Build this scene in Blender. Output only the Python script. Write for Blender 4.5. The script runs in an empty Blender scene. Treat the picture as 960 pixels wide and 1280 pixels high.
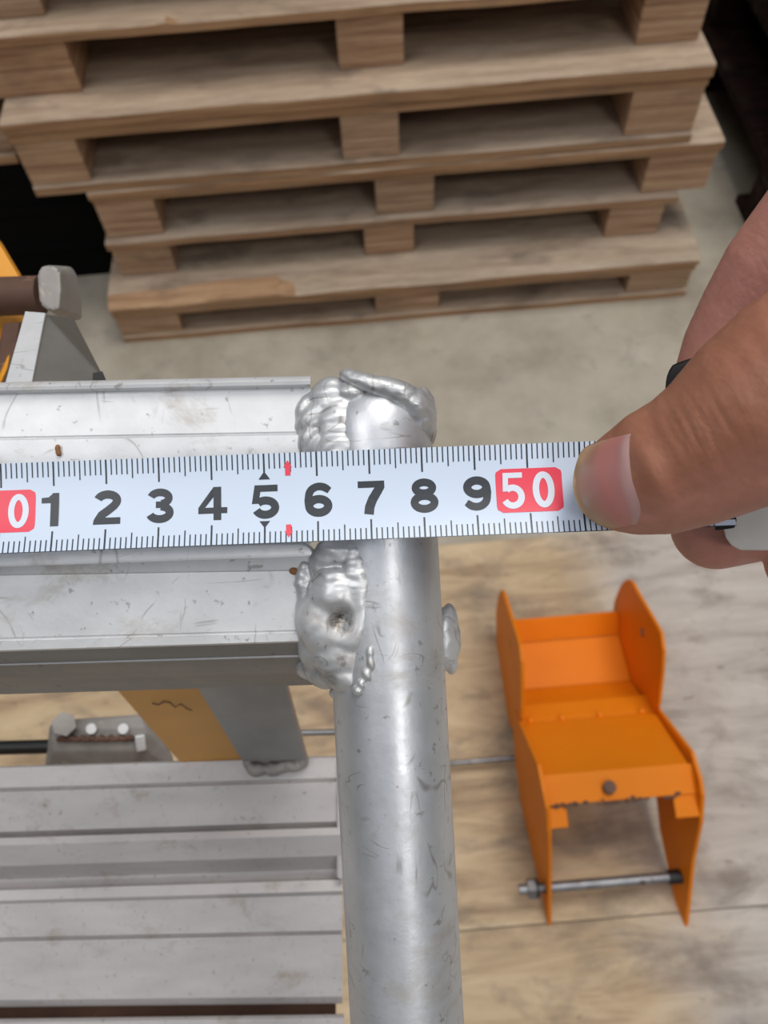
import bpy, bmesh, math, random
from mathutils import Vector, Matrix, noise
from mathutils.bvhtree import BVHTree
R = math.radians
random.seed(7)
scene = bpy.context.scene
col = scene.collection

# ------------------------------------------------------------------ camera
H = 1.17; TH = R(60); RO = R(4.8); FPX = 1000.0
F = Vector((0, math.cos(TH), -math.sin(TH)))
U0 = Vector((0, math.sin(TH), math.cos(TH))); R0 = Vector((1, 0, 0))
RT = R0*math.cos(RO) - U0*math.sin(RO)
UP = U0*math.cos(RO) + R0*math.sin(RO)
CAM = Vector((0, 0, H))
CROT = Matrix((RT, UP, -F)).transposed()          # columns: right, up, back
cd = bpy.data.cameras.new('camera'); cam = bpy.data.objects.new('camera', cd); col.objects.link(cam)
cam.matrix_world = Matrix.Translation(CAM) @ CROT.to_4x4()
cd.sensor_fit = 'HORIZONTAL'; cd.sensor_width = 36.0; cd.lens = 36.0*FPX/960
cd.clip_start = 0.01; cd.clip_end = 60
cd.dof.use_dof = True; cd.dof.focus_distance = 0.153; cd.dof.aperture_fstop = 36
scene.camera = cam
scene.view_settings.view_transform = 'Standard'; scene.view_settings.look = 'None'
scene.view_settings.gamma = 1; scene.view_settings.use_curve_mapping = False
scene.view_settings.exposure = -0.24

# ------------------------------------------------------------------ light
w = bpy.data.worlds.new('world'); scene.world = w; w.use_nodes = True
bg = w.node_tree.nodes['Background']; bg.inputs[1].default_value = 0.95
_nt = w.node_tree; _tc = _nt.nodes.new('ShaderNodeTexCoord'); _sp = _nt.nodes.new('ShaderNodeSeparateXYZ'); _rp = _nt.nodes.new('ShaderNodeValToRGB')
_nt.links.new(_tc.outputs['Generated'], _sp.inputs[0]); _nt.links.new(_sp.outputs[2], _rp.inputs[0]); _nt.links.new(_rp.outputs[0], bg.inputs[0])
_rp.color_ramp.elements[0].position = 0.0; _rp.color_ramp.elements[0].color = (.04, .042, .045, 1)      # dim hall walls
_rp.color_ramp.elements[1].position = 1.0; _rp.color_ramp.elements[1].color = (.80, .86, .97, 1)        # pale roof
_e = _rp.color_ramp.elements.new(.32); _e.color = (.12, .125, .135, 1)
_e = _rp.color_ramp.elements.new(.62); _e.color = (.44, .465, .51, 1)
def area(name, loc, target, sx, sy, power, colr):
    l = bpy.data.lights.new(name, 'AREA'); l.shape = 'RECTANGLE'; l.size = sx; l.size_y = sy; l.energy = power; l.color = colr
    o = bpy.data.objects.new(name, l); col.objects.link(o); o.location = loc
    o.rotation_euler = (Vector(target)-Vector(loc)).to_track_quat('-Z', 'Y').to_euler(); return o
area('roof_light_panel', (1.6, -3.15, 4.4), (.2, .1, .5), 0.9, 1.0, 42, (1, .97, .93))
area('roof_light_panel', (0.9, 1.0, 4.4), (.1, .8, 0), 1.6, 1.6, 98, (1, .95, .88))
area('roof_light_panel', (-1.6, -0.6, 4.4), (0, .4, 0), 1.2, 1.2, 26, (1, .97, .94))

# ------------------------------------------------------------------ helpers
def ray(px, py): return F + RT*((px-480)/FPX) - UP*((py-640)/FPX)
def at(px, py, d): return CAM + ray(px, py)*d
def onz(px, py, z):
    r = ray(px, py); return CAM + r*((z-H)/r.z)
def ony(px, py, y):
    r = ray(px, py); return CAM + r*(y/r.y)

def node_mat(name): 
    m = bpy.data.materials.new(name); m.use_nodes = True
    nt = m.node_tree; b = nt.nodes['Principled BSDF']; return m, nt, b
class NT:
    def __init__(s, nt): s.nt = nt
    def n(s, t, **k):
        x = s.nt.nodes.new(t)
        for a, v in k.items(): setattr(x, a, v)
        return x
    def l(s, a, b): s.nt.links.new(a, b)
    def coords(s, scale=(1,1,1), rand=True, rot=(0,0,0)):
        tc = s.n('ShaderNodeTexCoord'); mp = s.n('ShaderNodeMapping'); mp.inputs['Scale'].default_value = scale; mp.inputs['Rotation'].default_value = rot
        if rand:
            oi = s.n('ShaderNodeObjectInfo'); ad = s.n('ShaderNodeVectorMath', operation='ADD'); mu = s.n('ShaderNodeMath', operation='MULTIPLY'); mu.inputs[1].default_value = 37.0
            s.l(oi.outputs['Random'], mu.inputs[0]); s.l(tc.outputs['Object'], ad.inputs[0]); s.l(mu.outputs[0], ad.inputs[1]); s.l(ad.outputs[0], mp.inputs[0])
        else: s.l(tc.outputs['Object'], mp.inputs[0])
        return mp.outputs[0]
    def noise(s, vec, scale, detail=6, rough=.6, dist=0):
        x = s.n('ShaderNodeTexNoise'); x.inputs['Scale'].default_value = scale; x.inputs['Detail'].default_value = detail
        x.inputs['Roughness'].default_value = rough; x.inputs['Distortion'].default_value = dist; s.l(vec, x.inputs['Vector']); return x.outputs['Fac']
    def ramp(s, fac, stops, interp='LINEAR'):
        x = s.n('ShaderNodeValToRGB'); e = x.color_ramp; e.interpolation = interp
        while len(e.elements) < len(stops): e.elements.new(.5)
        for el, (p, c) in zip(e.elements, stops):
            el.position = p; el.color = (*c, 1) if len(c) == 3 else c
        s.l(fac, x.inputs[0]); return x.outputs[0]
    def mix(s, fac, a, b, mode='MIX'):
        x = s.n('ShaderNodeMix', data_type='RGBA', blend_type=mode)
        for inp, v in ((x.inputs[0], fac), (x.inputs[6], a), (x.inputs[7], b)):
            if isinstance(v, (int, float)): inp.default_value = v
            elif isinstance(v, tuple): inp.default_value = (*v, 1) if len(v) == 3 else v
            else: s.l(v, inp)
        return x.outputs[2]
    def bump(s, h, strength, dist, b):
        x = s.n('ShaderNodeBump'); x.inputs['Strength'].default_value = strength; x.inputs['Distance'].default_value = dist
        s.l(h, x.inputs['Height']); s.l(x.outputs[0], b.inputs['Normal']); return x

def wood(name, dark, mid, light, gs=(1.2, 14, 14), stain=(0.10, 0.085, 0.075), stain_amt=.5, rough=.75):
    m, nt, b = node_mat(name); g = NT(nt)
    v = g.coords(gs); n1 = g.noise(v, 5, 8, .65, .4)
    c = g.ramp(n1, [(.28, dark), (.5, mid), (.72, light)])
    v2 = g.coords((1, 1.6, 1.6)); n2 = g.noise(v2, 7, 5, .6)
    k = g.ramp(n2, [(.56, (0,0,0)), (.74, (stain_amt,)*3)])
    c = g.mix(k, c, stain)
    v3 = g.coords(tuple(x*4 for x in gs)); n3 = g.noise(v3, 9, 3, .7)
    c = g.mix(.35, c, g.ramp(n3, [(.3, (.55,.5,.45)), (.7, (1,1,1))]), 'MULTIPLY')
    oi = g.n('ShaderNodeObjectInfo')
    c = g.mix(1.0, c, g.ramp(oi.outputs['Random'], [(0, (.84,.84,.86)), (.5, (1,.98,.96)), (1, (1,.92,.84))]), 'MULTIPLY')
    g.l(c, b.inputs['Base Color']); b.inputs['Roughness'].default_value = rough
    g.bump(n1, .35, .002, b); return m

M = {}
M['deck'] = wood('weathered_pallet_wood', (.27,.20,.145), (.45,.355,.265), (.58,.48,.375), gs=(1.0,7,7), stain_amt=.7)
M['edge'] = wood('raw_pallet_wood', (.19,.095,.045), (.40,.24,.13), (.54,.36,.21), gs=(1.0,16,30), stain_amt=.45)
M['block'] = wood('block_wood', (.21,.105,.06), (.47,.305,.19), (.64,.48,.33), gs=(1.0, 1.0, 34), stain_amt=.5)
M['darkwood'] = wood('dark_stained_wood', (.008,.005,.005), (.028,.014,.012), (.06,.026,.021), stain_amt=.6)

def paint(name, base, rough=.42, chips=None, chip_at=.70, sc=25, metallic=0, var=.12):
    m, nt, b = node_mat(name); g = NT(nt)
    v = g.coords((1,1,1), False); n = g.noise(v, sc*.4, 5, .6)
    lo = tuple(x*(1-var) for x in base); hi = tuple(min(1, x*(1+var)) for x in base)
    c = g.ramp(n, [(.3, lo), (.7, hi)])
    if chips:
        n2 = g.noise(v, sc, 8, .7, .5)
        c = g.mix(g.ramp(n2, [(chip_at, (0,0,0)), (chip_at+.03, (1,1,1))]), c, chips)
    g.l(c, b.inputs['Base Color']); b.inputs['Roughness'].default_value = rough; b.inputs['Metallic'].default_value = metallic
    g.bump(n, .15, .001, b); return m
M['orange'] = paint('orange_paint', (.76,.205,.004), .5, (.12,.045,.02), .70, 16, var=.07)
M['orange'].node_tree.nodes['Principled BSDF'].inputs['Specular IOR Level'].default_value = .22
M['orange_brace'] = paint('amber_paint', (.60,.31,.085), .5, (.15,.06,.03), .76, 50)
M['yellow'] = paint('yellow_orange_paint', (.78,.33,.02), .45, (.10,.05,.03), .68, 40)
M['rust'] = paint('rusty_steel', (.12,.065,.045), .75, (.22,.12,.08), .6, 60, .3, .35)
M['steel'] = paint('dull_steel', (.26,.26,.27), .45, (.10,.08,.07), .58, 90, .8, .3)
M['cast'] = paint('grey_cast_metal', (.30,.28,.26), .6, (.42,.37,.30), .6, 110, .3, .25)
M['black'] = paint('black_plastic', (.006,.006,.006), .5)
M['void'] = paint('black_shade_fill', (.004,.0037,.0035), .9); M['void'].node_tree.nodes['Principled BSDF'].inputs['Specular IOR Level'].default_value = .08  # near-black fill for the deep shade left of the stack
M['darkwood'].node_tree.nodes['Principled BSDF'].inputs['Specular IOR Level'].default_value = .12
M['gloss_black'] = paint('black_rubber', (.005,.005,.006), .6); M['gloss_black'].node_tree.nodes['Principled BSDF'].inputs['Specular IOR Level'].default_value = .2
M['strut'] = paint('grey_strut_metal', (.34,.34,.33), .45, (.22,.21,.19), .66, 130, .5, .12)
M['post'] = paint('dull_post_metal', (.17,.16,.145), .5, (.50,.48,.44), .70, 160, .4, .15)
M['chip'] = paint('brown_chip', (.25,.11,.04), .8)
M['case'] = paint('tape_case_plastic', (.52,.50,.46), .55, (.30,.28,.26), .76, 150)

def alu(name, base, rough, metallic, grime=.45, stretch=(1,1,1), scratch=.5, bumpy=.25, seed=0):
    m, nt, b = node_mat(name); g = NT(nt)
    v = g.coords(stretch, False)
    n1 = g.noise(v, 60, 6, .6)
    c = g.ramp(n1, [(.3, tuple(x*.82 for x in base)), (.7, base)])
    n2 = g.noise(g.coords((1,1.5,1), False), 38+seed, 8, .72, .3)
    c = g.mix(g.ramp(n2, [(.56, (0,0,0)), (.75, (grime,)*3)]), c, (.34,.27,.19))
    n4 = g.noise(g.coords((1,1,1), False), 420, 4, .6)
    c = g.mix(g.ramp(n4, [(.64, (0,0,0)), (.70, (.55,)*3)]), c, (.20,.18,.16))
    # long thin scratches: thin iso lines of distorted noise
    sc = None
    for k, (s, rot, st) in enumerate((((1,.25,1), (0,0,.5), 130), ((.2,1,1), (0,0,-.35), 150), ((1,1,1), (0,0,0), 55))):
        nn = g.noise(g.coords(s, False, rot), st, 1, .5, .8)
        r = g.ramp(nn, [(.485, (0,0,0)), (.5, (1,1,1)), (.515, (0,0,0))])
        brk = g.noise(g.coords((1,1,1), False, (0,0,k)), 95+13*k, 2, .5)
        r = g.mix(1.0, r, g.ramp(brk, [(.56, (0,0,0)), (.64, (1,1,1))]), 'MULTIPLY')
        sc = r if sc is None else g.mix(1.0, sc, r, 'ADD')
    c = g.mix(g.mix(1.0, sc, (scratch,)*3, 'MULTIPLY'), c, (.30,.28,.26))
    g.l(c, b.inputs['Base Color']); b.inputs['Metallic'].default_value = metallic
    rr = g.n('ShaderNodeMapRange'); g.l(n2, rr.inputs[0]); rr.inputs[1].default_value = .3; rr.inputs[2].default_value = .7
    rr.inputs[3].default_value = rough-.08; rr.inputs[4].default_value = rough+.15; g.l(rr.outputs[0], b.inputs['Roughness'])
    bw = g.mix(.5, n1, n4)
    g.bump(bw, bumpy, .0004, b); return m
M['alu'] = alu('oxidised_aluminium', (.77,.775,.78), .45, .45, .7, (1,1,1), .6)
M['alu_tube'] = alu('tube_aluminium', (.66,.675,.70), .36, .68, .55, (2.5,1,2.5), .8, .25, 9)
M['alu_weld'] = alu('weld_aluminium', (.66,.665,.67), .38, .6, .75, (1,1,1), .9, .35, 4)
M['alu_board'] = alu('worn_footboard_aluminium', (.62,.585,.57), .52, .3, .95, (.5,1.6,1), .25, .3, 2)
M['alu_board'].node_tree.nodes['Principled BSDF'].inputs['Metallic'].default_value = .25
M['alu_under'] = alu('shaded_brushed_aluminium', (.34,.34,.345), .42, .8, .4, (.12,3,3), .2, .3, 6)  # brushed, with the shade of the downward face put into a darker base

def add_stain(m, colr=(.10,.08,.055)):
    nt = m.node_tree; g = NT(nt); b = nt.nodes['Principled BSDF']; src = b.inputs['Base Color'].links[0].from_socket
    vc = g.n('ShaderNodeVertexColor'); vc.layer_name = 'stain'; sp = g.n('ShaderNodeSeparateColor'); g.l(vc.outputs[0], sp.inputs[0])
    n = g.noise(g.coords((1,1,1), False), 500, 5, .7); mx = g.mix(1.0, sp.outputs[0], g.ramp(n, [(.35, (.15,)*3), (.6, (1,1,1))]), 'MULTIPLY')
    g.l(g.mix(mx, src, colr), b.inputs['Base Color'])
add_stain(M['alu_weld'])
def floor_mat():
    m, nt, b = node_mat('worn_concrete'); g = NT(nt); v = g.coords((1,1,1), False)
    n = g.noise(v, 5, 8, .62); c = g.ramp(n, [(.3, (.27,.235,.18)), (.52, (.40,.355,.28)), (.72, (.50,.45,.365))])
    n2 = g.noise(v, 13, 8, .7, .6); c = g.mix(g.ramp(n2, [(.57, (0,0,0)), (.70, (.55,)*3)]), c, (.22,.20,.18))
    g.l(c, b.inputs['Base Color']); b.inputs['Roughness'].default_value = .65; g.bump(n2, .2, .002, b); return m
M['floor'] = floor_mat()
def ply_mat():
    m, nt, b = node_mat('stained_plywood'); g = NT(nt)
    v = g.coords((1.3, 7, 1), True); n = g.noise(v, 4, 8, .65, .6)
    c = g.ramp(n, [(.3, (.27,.175,.095)), (.5, (.48,.345,.20)), (.7, (.62,.47,.295))])
    # greyer, footworn band on the right
    tc = g.n('ShaderNodeTexCoord'); sp = g.n('ShaderNodeSeparateXYZ'); g.l(tc.outputs['Object'], sp.inputs[0])
    mr = g.n('ShaderNodeMapRange'); mr.inputs[1].default_value = .22; mr.inputs[2].default_value = .46; g.l(sp.outputs[0], mr.inputs[0])
    n3 = g.noise(g.coords((1,1.5,1), False), 5, 6, .6)
    f = g.mix(.55, mr.outputs[0], n3); f = g.ramp(f, [(.34, (0,0,0)), (.62, (.85,)*3)])
    c = g.mix(f, c, g.ramp(n, [(.3, (.34,.30,.27)), (.7, (.55,.51,.47))]))
    n2 = g.noise(g.coords((1, 1.7, 1), False), 9.5, 7, .62, .3)
    c = g.mix(g.ramp(n2, [(.50, (0,0,0)), (.68, (.72,)*3)]), c, (.16,.12,.09))
    n5 = g.noise(g.coords((1,2.6,1), False), 30, 4, .6)
    c = g.mix(g.ramp(n5, [(.66, (0,0,0)), (.72, (.6,)*3)]), c, (.14,.09,.06))
    g.l(c, b.inputs['Base Color']); b.inputs['Roughness'].default_value = .6; g.bump(n, .15, .001, b); return m
M['ply'] = ply_mat()
def flat(name, c, rough=.4):
    m, nt, b = node_mat(name); b.inputs['Base Color'].default_value = (*c, 1); b.inputs['Roughness'].default_value = rough; return m
def tape_mat():
    m, nt, b = node_mat('tape_white_lacquer'); g = NT(nt); n = g.noise(g.coords((1,1,1), False), 30, 3)
    g.l(g.ramp(n, [(.3, (.57,.665,.80)), (.7, (.61,.705,.84))]), b.inputs['Base Color']); b.inputs['Roughness'].default_value = .33; return m
M['tape'] = tape_mat()
M['ink'] = flat('tape_black_ink', (.022,.028,.036), .35)
M['red'] = flat('tape_red_ink', (.80,.055,.095), .35)
M['white'] = flat('tape_white_ink', (.68,.74,.83), .35)

# ------------------------------------------------------------------ object helpers
def tag(o, label=None, cat=None, group=None, kind=None):
    for k, v in (('label', label), ('category', cat), ('group', group), ('kind', kind)):
        if v: o[k] = v
    return o
def root(name, loc, label, cat, group=None, rot=None):
    o = bpy.data.objects.new(name, None); col.objects.link(o); o.empty_display_size = .02
    o.matrix_world = Matrix.Translation(loc) @ (rot.to_4x4() if rot else Matrix.Identity(4))
    return tag(o, label, cat, group)
def chain_m(p):
    m = Matrix.Identity(4)
    while p is not None: m = p.matrix_basis @ m; p = p.parent
    return m
def obj(name, bm, mat, parent=None, smooth=False, local=False, angle=None):
    """bm in world coordinates (unless local): becomes one object under parent"""
    if parent is not None and not local: bm.transform(chain_m(parent).inverted())
    bmesh.ops.recalc_face_normals(bm, faces=bm.faces)
    me = bpy.data.meshes.new(name); bm.to_mesh(me); bm.free()
    if smooth:
        me.polygons.foreach_set('use_smooth', [True]*len(me.polygons))
        if angle:
            me.set_sharp_from_angle(angle=R(angle))
    me.materials.append(mat); o = bpy.data.objects.new(name, me); col.objects.link(o); o.parent = parent
    return o
def prism(pts, thick, bevel=0):
    """polygon (world pts) extruded by vector thick"""
    bm = bmesh.new(); t = Vector(thick); a = [bm.verts.new(p) for p in pts]; b = [bm.verts.new(Vector(p)+t) for p in pts]
    bm.faces.new(a); bm.faces.new(b[::-1]); n = len(a)
    for i in range(n): bm.faces.new((a[i], b[i], b[(i+1) % n], a[(i+1) % n]))
    bmesh.ops.recalc_face_normals(bm, faces=bm.faces)
    if bevel: bmesh.ops.bevel(bm, geom=list(bm.edges), offset=bevel, segments=2, affect='EDGES', profile=.6, clamp_overlap=True)
    return bm
def hull(pts, bevel=0):
    bm = bmesh.new()
    for p in pts: bm.verts.new(p)
    r = bmesh.ops.convex_hull(bm, input=bm.verts)
    bmesh.ops.dissolve_limit(bm, angle_limit=R(3), verts=bm.verts, edges=bm.edges)
    if bevel: bmesh.ops.bevel(bm, geom=list(bm.edges), offset=bevel, segments=2, affect='EDGES', profile=.6, clamp_overlap=True)
    return bm
def tube(path, rad, seg=20, bm=None, cap=True):
    bm = bm or bmesh.new(); rings = []; n = len(path); path = [Vector(p) for p in path]
    rr = rad if isinstance(rad, (list, tuple)) else [rad]*n
    d0 = (path[1]-path[0]).normalized(); a = d0.orthogonal().normalized()
    for i, p in enumerate(path):
        d = (path[min(i+1, n-1)]-path[max(i-1, 0)]).normalized(); a = (a - d*a.dot(d)).normalized(); b = d.cross(a)
        rings.append([bm.verts.new(p + (a*math.cos(t)+b*math.sin(t))*rr[i]) for t in [2*math.pi*k/seg for k in range(seg)]])
    for i in range(n-1):
        for k in range(seg): bm.faces.new((rings[i][k], rings[i][(k+1) % seg], rings[i+1][(k+1) % seg], rings[i+1][k]))
    if cap: bm.faces.new(rings[0][::-1]); bm.faces.new(rings[-1])
    return bm
def box_bm(x0, x1, y0, y1, z0, z1, bevel=0):
    return prism([(x0,y0,z0),(x1,y0,z0),(x1,y1,z0),(x0,y1,z0)], (0,0,z1-z0), bevel)
_cache = {}
def box_obj(name, x0, x1, y0, y1, z0, z1, mat, parent, bevel=.0025):
    """box in PARENT coordinates, own origin at its centre; equal boxes share one mesh"""
    s = (round(x1-x0, 4), round(y1-y0, 4), round(z1-z0, 4)); key = (s, mat.name)
    if key not in _cache:
        bm = box_bm(-s[0]/2, s[0]/2, -s[1]/2, s[1]/2, -s[2]/2, s[2]/2, bevel)
        me = bpy.data.meshes.new(name); bmesh.ops.recalc_face_normals(bm, faces=bm.faces); bm.to_mesh(me); bm.free(); me.materials.append(mat); _cache[key] = me
    o = bpy.data.objects.new(name, _cache[key]); col.objects.link(o); o.parent = parent
    o.location = ((x0+x1)/2, (y0+y1)/2, (z0+z1)/2); return o
def wavy_board(name, x0, x1, y0, y1, z0, z1, mat, parent, seed, amp=.004, chips=(), slope=0.0):
    """front board with a worn, uneven front edge whose sawn face is raw wood; chips = (x centre, half width, depth)"""
    bm = bmesh.new(); n = 60; rows = []; chv = []
    L = x1-x0; fm = []
    for i in range(n+1):
        x = -L/2 + L*i/n; q = noise.noise(Vector((x*6, seed*3.1, 0))); q2 = noise.noise(Vector((x*19, seed*5.3, 4)))
        fy = amp*q + amp*.4*q2; fz = amp*.5*q2; ch = 0
        for cx, cw, cdp in chips:
            t = (x-cx)/cw
            if abs(t) < 1: ch = max(ch, cdp*(1-max(0, -t))*(1 if t < .85 else .4))
        rr = .0025; D = (y1-y0)/2; T = (z1-z0)/2; sl = slope*(1+.8*q)
        prof = [(-D+fy, -T), (-D+fy, min(T-.0012, T-rr-.001-sl+ch*.3)), (-D+fy+rr+sl*1.2+ch, T-abs(fz)*.3-.0005), (-D+fy+.05, T), (D, T), (D, -T)]
        rows.append([bm.verts.new((x, a, b)) for a, b in prof]); chv.append(ch)
    for i in range(n):
        for k in range(6):
            f = bm.faces.new((rows[i][k], rows[i+1][k], rows[i+1][(k+1) % 6], rows[i][(k+1) % 6]))
            if k == 0 or (k == 1 and chv[i] > .002): f.material_index = 1
    bm.faces.new(rows[0]).material_index = 1; bm.faces.new(rows[-1][::-1]).material_index = 1
    o = obj(name, bm, mat, parent, local=True); o.data.materials.append(M['darkwood'] if mat == M['darkwood'] else M['edge']); o.location = ((x0+x1)/2, (y0+y1)/2, (z0+z1)/2); return o

# ------------------------------------------------------------------ setting: floor
o = obj('floor', box_bm(-6, 6, -4, 8, -.1, 0), M['floor']); tag(o, 'worn beige concrete floor with grey stains', kind='structure')

# plywood sheets on the floor (joint seen near the bottom of the frame)
def sheet(pts, z0, z1, label):
    c = sum((Vector(p) for p in pts), Vector())/len(pts); r = root('plywood_sheet', (c.x, c.y, 0), label, 'plywood', 'plywood sheets on the floor')
    obj('panel', prism([(p[0], p[1], z0) for p in pts], (0,0,z1-z0), .001), M['ply'], r)
    return r
ZP = .006
a0 = onz(545, 682, ZP); a1 = onz(960, 692, ZP); b0 = onz(580, 1163, ZP); b1 = onz(960, 1151, ZP)
ya = a0.y; yb = b0.y
r1 = root('plywood_sheet', (0, .3, 0), 'tan plywood sheet with dark stains, lying under the orange bracket', 'plywood')
o = obj('panel', box_bm(-1.3, .86, yb+.0004, ya, .0005, ZP, .0008), M['ply'], r1)
r2 = root('plywood_sheet', (0, -.3, 0), 'tan plywood sheet with a grey smudge, in front of the joint below the bracket', 'plywood')
o = obj('panel', box_bm(-1.3, .86, -1.0, yb-.0008, .0005, ZP, .0008), M['ply'], r2)

# ------------------------------------------------------------------ pallet stack
def pallet(x0, x1, yf, z0, spec, label, blocks_px=None, depth=.95, ndeck=6, seed=1, group='wooden pallets in the big stack', name='wooden_pallet', mats=('deck','edge','block'), bx=None, chips=(), slope=0.0):
    """spec: list of (kind, thickness) from the bottom: bottom, block, stringer, deck"""
    r = root(name, ((x0+x1)/2, yf+depth/2, z0), label, 'pallet', group)
    W = (x1-x0)/2; D = depth/2; z = 0; rnd = random.Random(seed)
    bw = .12
    bx = bx or [(-W, -W+bw), (-bw*.45, bw*.45), (W-bw, W)]
    bx = [(a-(x0+x1)/2, b-(x0+x1)/2) if abs_px else (a, b) for a, b in bx for abs_px in (blocks_px,)]
    ys = [(-D, -D+.12), (-.06, .06), (D-.12, D)]
    for kind, t in spec:
        if kind == 'bottom':
            for i, (a, b) in enumerate(ys):
                if i == 0: wavy_board('bottom_board', -W, W, a, b+.04, z, z+t, M[mats[0]], r, seed, .002)
                else: box_obj('bottom_board', -W, W, a, b, z, z+t, M[mats[1]], r)
        elif kind == 'block':
            for a, b in bx:
                for j, (c, d) in enumerate(ys):
                    jt = rnd.uniform(.000, .005) if j == 0 else 0
                    box_obj('block', a, b, c+.003+jt, d, z, z+t, M[mats[2]], r)
        elif kind == 'stringer':
            for j, (c, d) in enumerate(ys):
                if j == 0: wavy_board('stringer_board', -W, W, c+.001, d, z, z+t, M[mats[1]], r, seed+9, .002)
                else: box_obj('stringer_board', -W, W, c, d, z, z+t, M[mats[1]], r)
        elif kind == 'deck':
            n = ndeck; pitch = depth/n
            for i in range(n):
                y0 = -D+i*pitch; y1 = y0+pitch-.004
                if i == 0: wavy_board('deck_board', -W-.001, W+.001, y0-.003, y1, z, z+t, M[mats[0]], r, seed+3, .004, chips, slope)
                else: box_obj('deck_board', -W, W, y0, y1, z, z+t, M[mats[0]], r)
        z += t
    return r
def bxs(y, row, x0):
    """pixel spans of the three front blocks -> world x"""
    return [(ony(a, yy, y).x, ony(b, yy, y).x) for a, b, yy in row]
specs = [
 dict(x0=-.478, x1=.622, yf=1.105, z0=0, spec=[('bottom',.016),('block',.050),('stringer',.018),('deck',.020)], row=[(146,227,410),(470,549,388),(783,862,368)], seed=1, slope=.010, chips=[(-.335,.13,.022),(-.53,.10,.010)],
      label='bottom wooden pallet of the stack, with a splintered bleached front board, on the concrete'),
 dict(x0=-.456, x1=.572, yf=1.168, z0=.104, spec=[('block',.072),('deck',.017)], row=[(143,214,322),(456,518,308),(757,822,290)], seed=2,
      label='narrow wooden pallet second from the floor, resting on the splintered bottom pallet'),
 dict(x0=-.452, x1=.622, yf=1.172, z0=.193, spec=[('block',.077),('stringer',.010),('deck',.015)], row=[(118,195,265),(470,543,248),(805,882,230)], seed=3,
      label='wooden pallet third from the floor, its right end jutting out past the pallet above'),
 dict(x0=-.536, x1=.563, yf=1.170, z0=.295, spec=[('bottom',.018),('block',.080),('stringer',.018),('deck',.021)], row=[(20,102,200),(426,499,165),(788,876,140)], seed=4,
      label='wide wooden pallet fourth from the floor, with a pale curled deck corner at right'),
 dict(x0=-.552, x1=.552, yf=1.222, z0=.432, spec=[('block',.083),('deck',.016)], row=[(-18,92,90),(421,505,50),(803,886,25)], seed=5,
      chips=[(-.262,.016,.016)],
      label='wooden pallet fifth from the floor, with a notch in its thin top board'),
 dict(x0=-.556, x1=.548, yf=1.255, z0=.531, spec=[('block',.080),('stringer',.018),('deck',.020)], row=[(-25,55,20),(400,480,-40),(800,880,-60)], seed=6,
      label='topmost wooden pallet of the stack, only its lower blocks in view at the upper left'),
]
for s in specs:
    bx = bxs(s['yf'], s['row'], 0)
    bx[0] = (max(bx[0][0], s['x0']), bx[0][1]); bx[2] = (bx[2][0], min(bx[2][1], s['x1']) if bx[2][1] < s['x1']-.012 else s['x1'])
    if bx[0][0] < s['x0']+.012: bx[0] = (s['x0'], bx[0][1])
    pallet(s['x0'], s['x1'], s['yf'], s['z0'], s['spec'], s['label'], True, seed=s['seed'], bx=bx, chips=s.get('chips', ()), slope=s.get('slope', 0.0))

# neighbouring stack at the far left: a pallet on a black block added to stand for deep shade
cr = root('shade_block', (-1.03, 1.72, 0), 'black block added to stand for the deep shade left of the pallet stack', 'shade block')
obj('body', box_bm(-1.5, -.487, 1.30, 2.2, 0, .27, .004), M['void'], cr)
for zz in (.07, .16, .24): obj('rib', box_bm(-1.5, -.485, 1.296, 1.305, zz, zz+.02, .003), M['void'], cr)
px_ = ony(22, 200, 1.30).x
pallet(px_-1.1, px_, 1.30, .27, [('bottom',.018),('block',.09),('stringer',.018),('deck',.02)], 'light wooden pallet end at the left edge, on the black shade block', seed=11, group='wooden pallets beside the big stack')
pallet(px_-1.1-.02, px_-.02, 1.31, .416, [('bottom',.018),('block',.09),('deck',.02)], 'wooden pallet above the light one at the left edge, behind the big stack', seed=12, group='wooden pallets beside the big stack')

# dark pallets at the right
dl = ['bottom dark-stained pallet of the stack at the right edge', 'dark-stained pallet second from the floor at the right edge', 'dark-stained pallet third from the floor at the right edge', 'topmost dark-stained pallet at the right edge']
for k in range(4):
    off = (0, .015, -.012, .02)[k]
    pallet(.795+off, 1.8+off, 1.20+off, .142*k, [('bottom',.018),('block',.085),('stringer',.018),('deck',.021)], dl[k], seed=20+k, group='dark pallets at the right', name='dark_pallet', mats=('darkwood','darkwood','darkwood'), depth=1.2)

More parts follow.
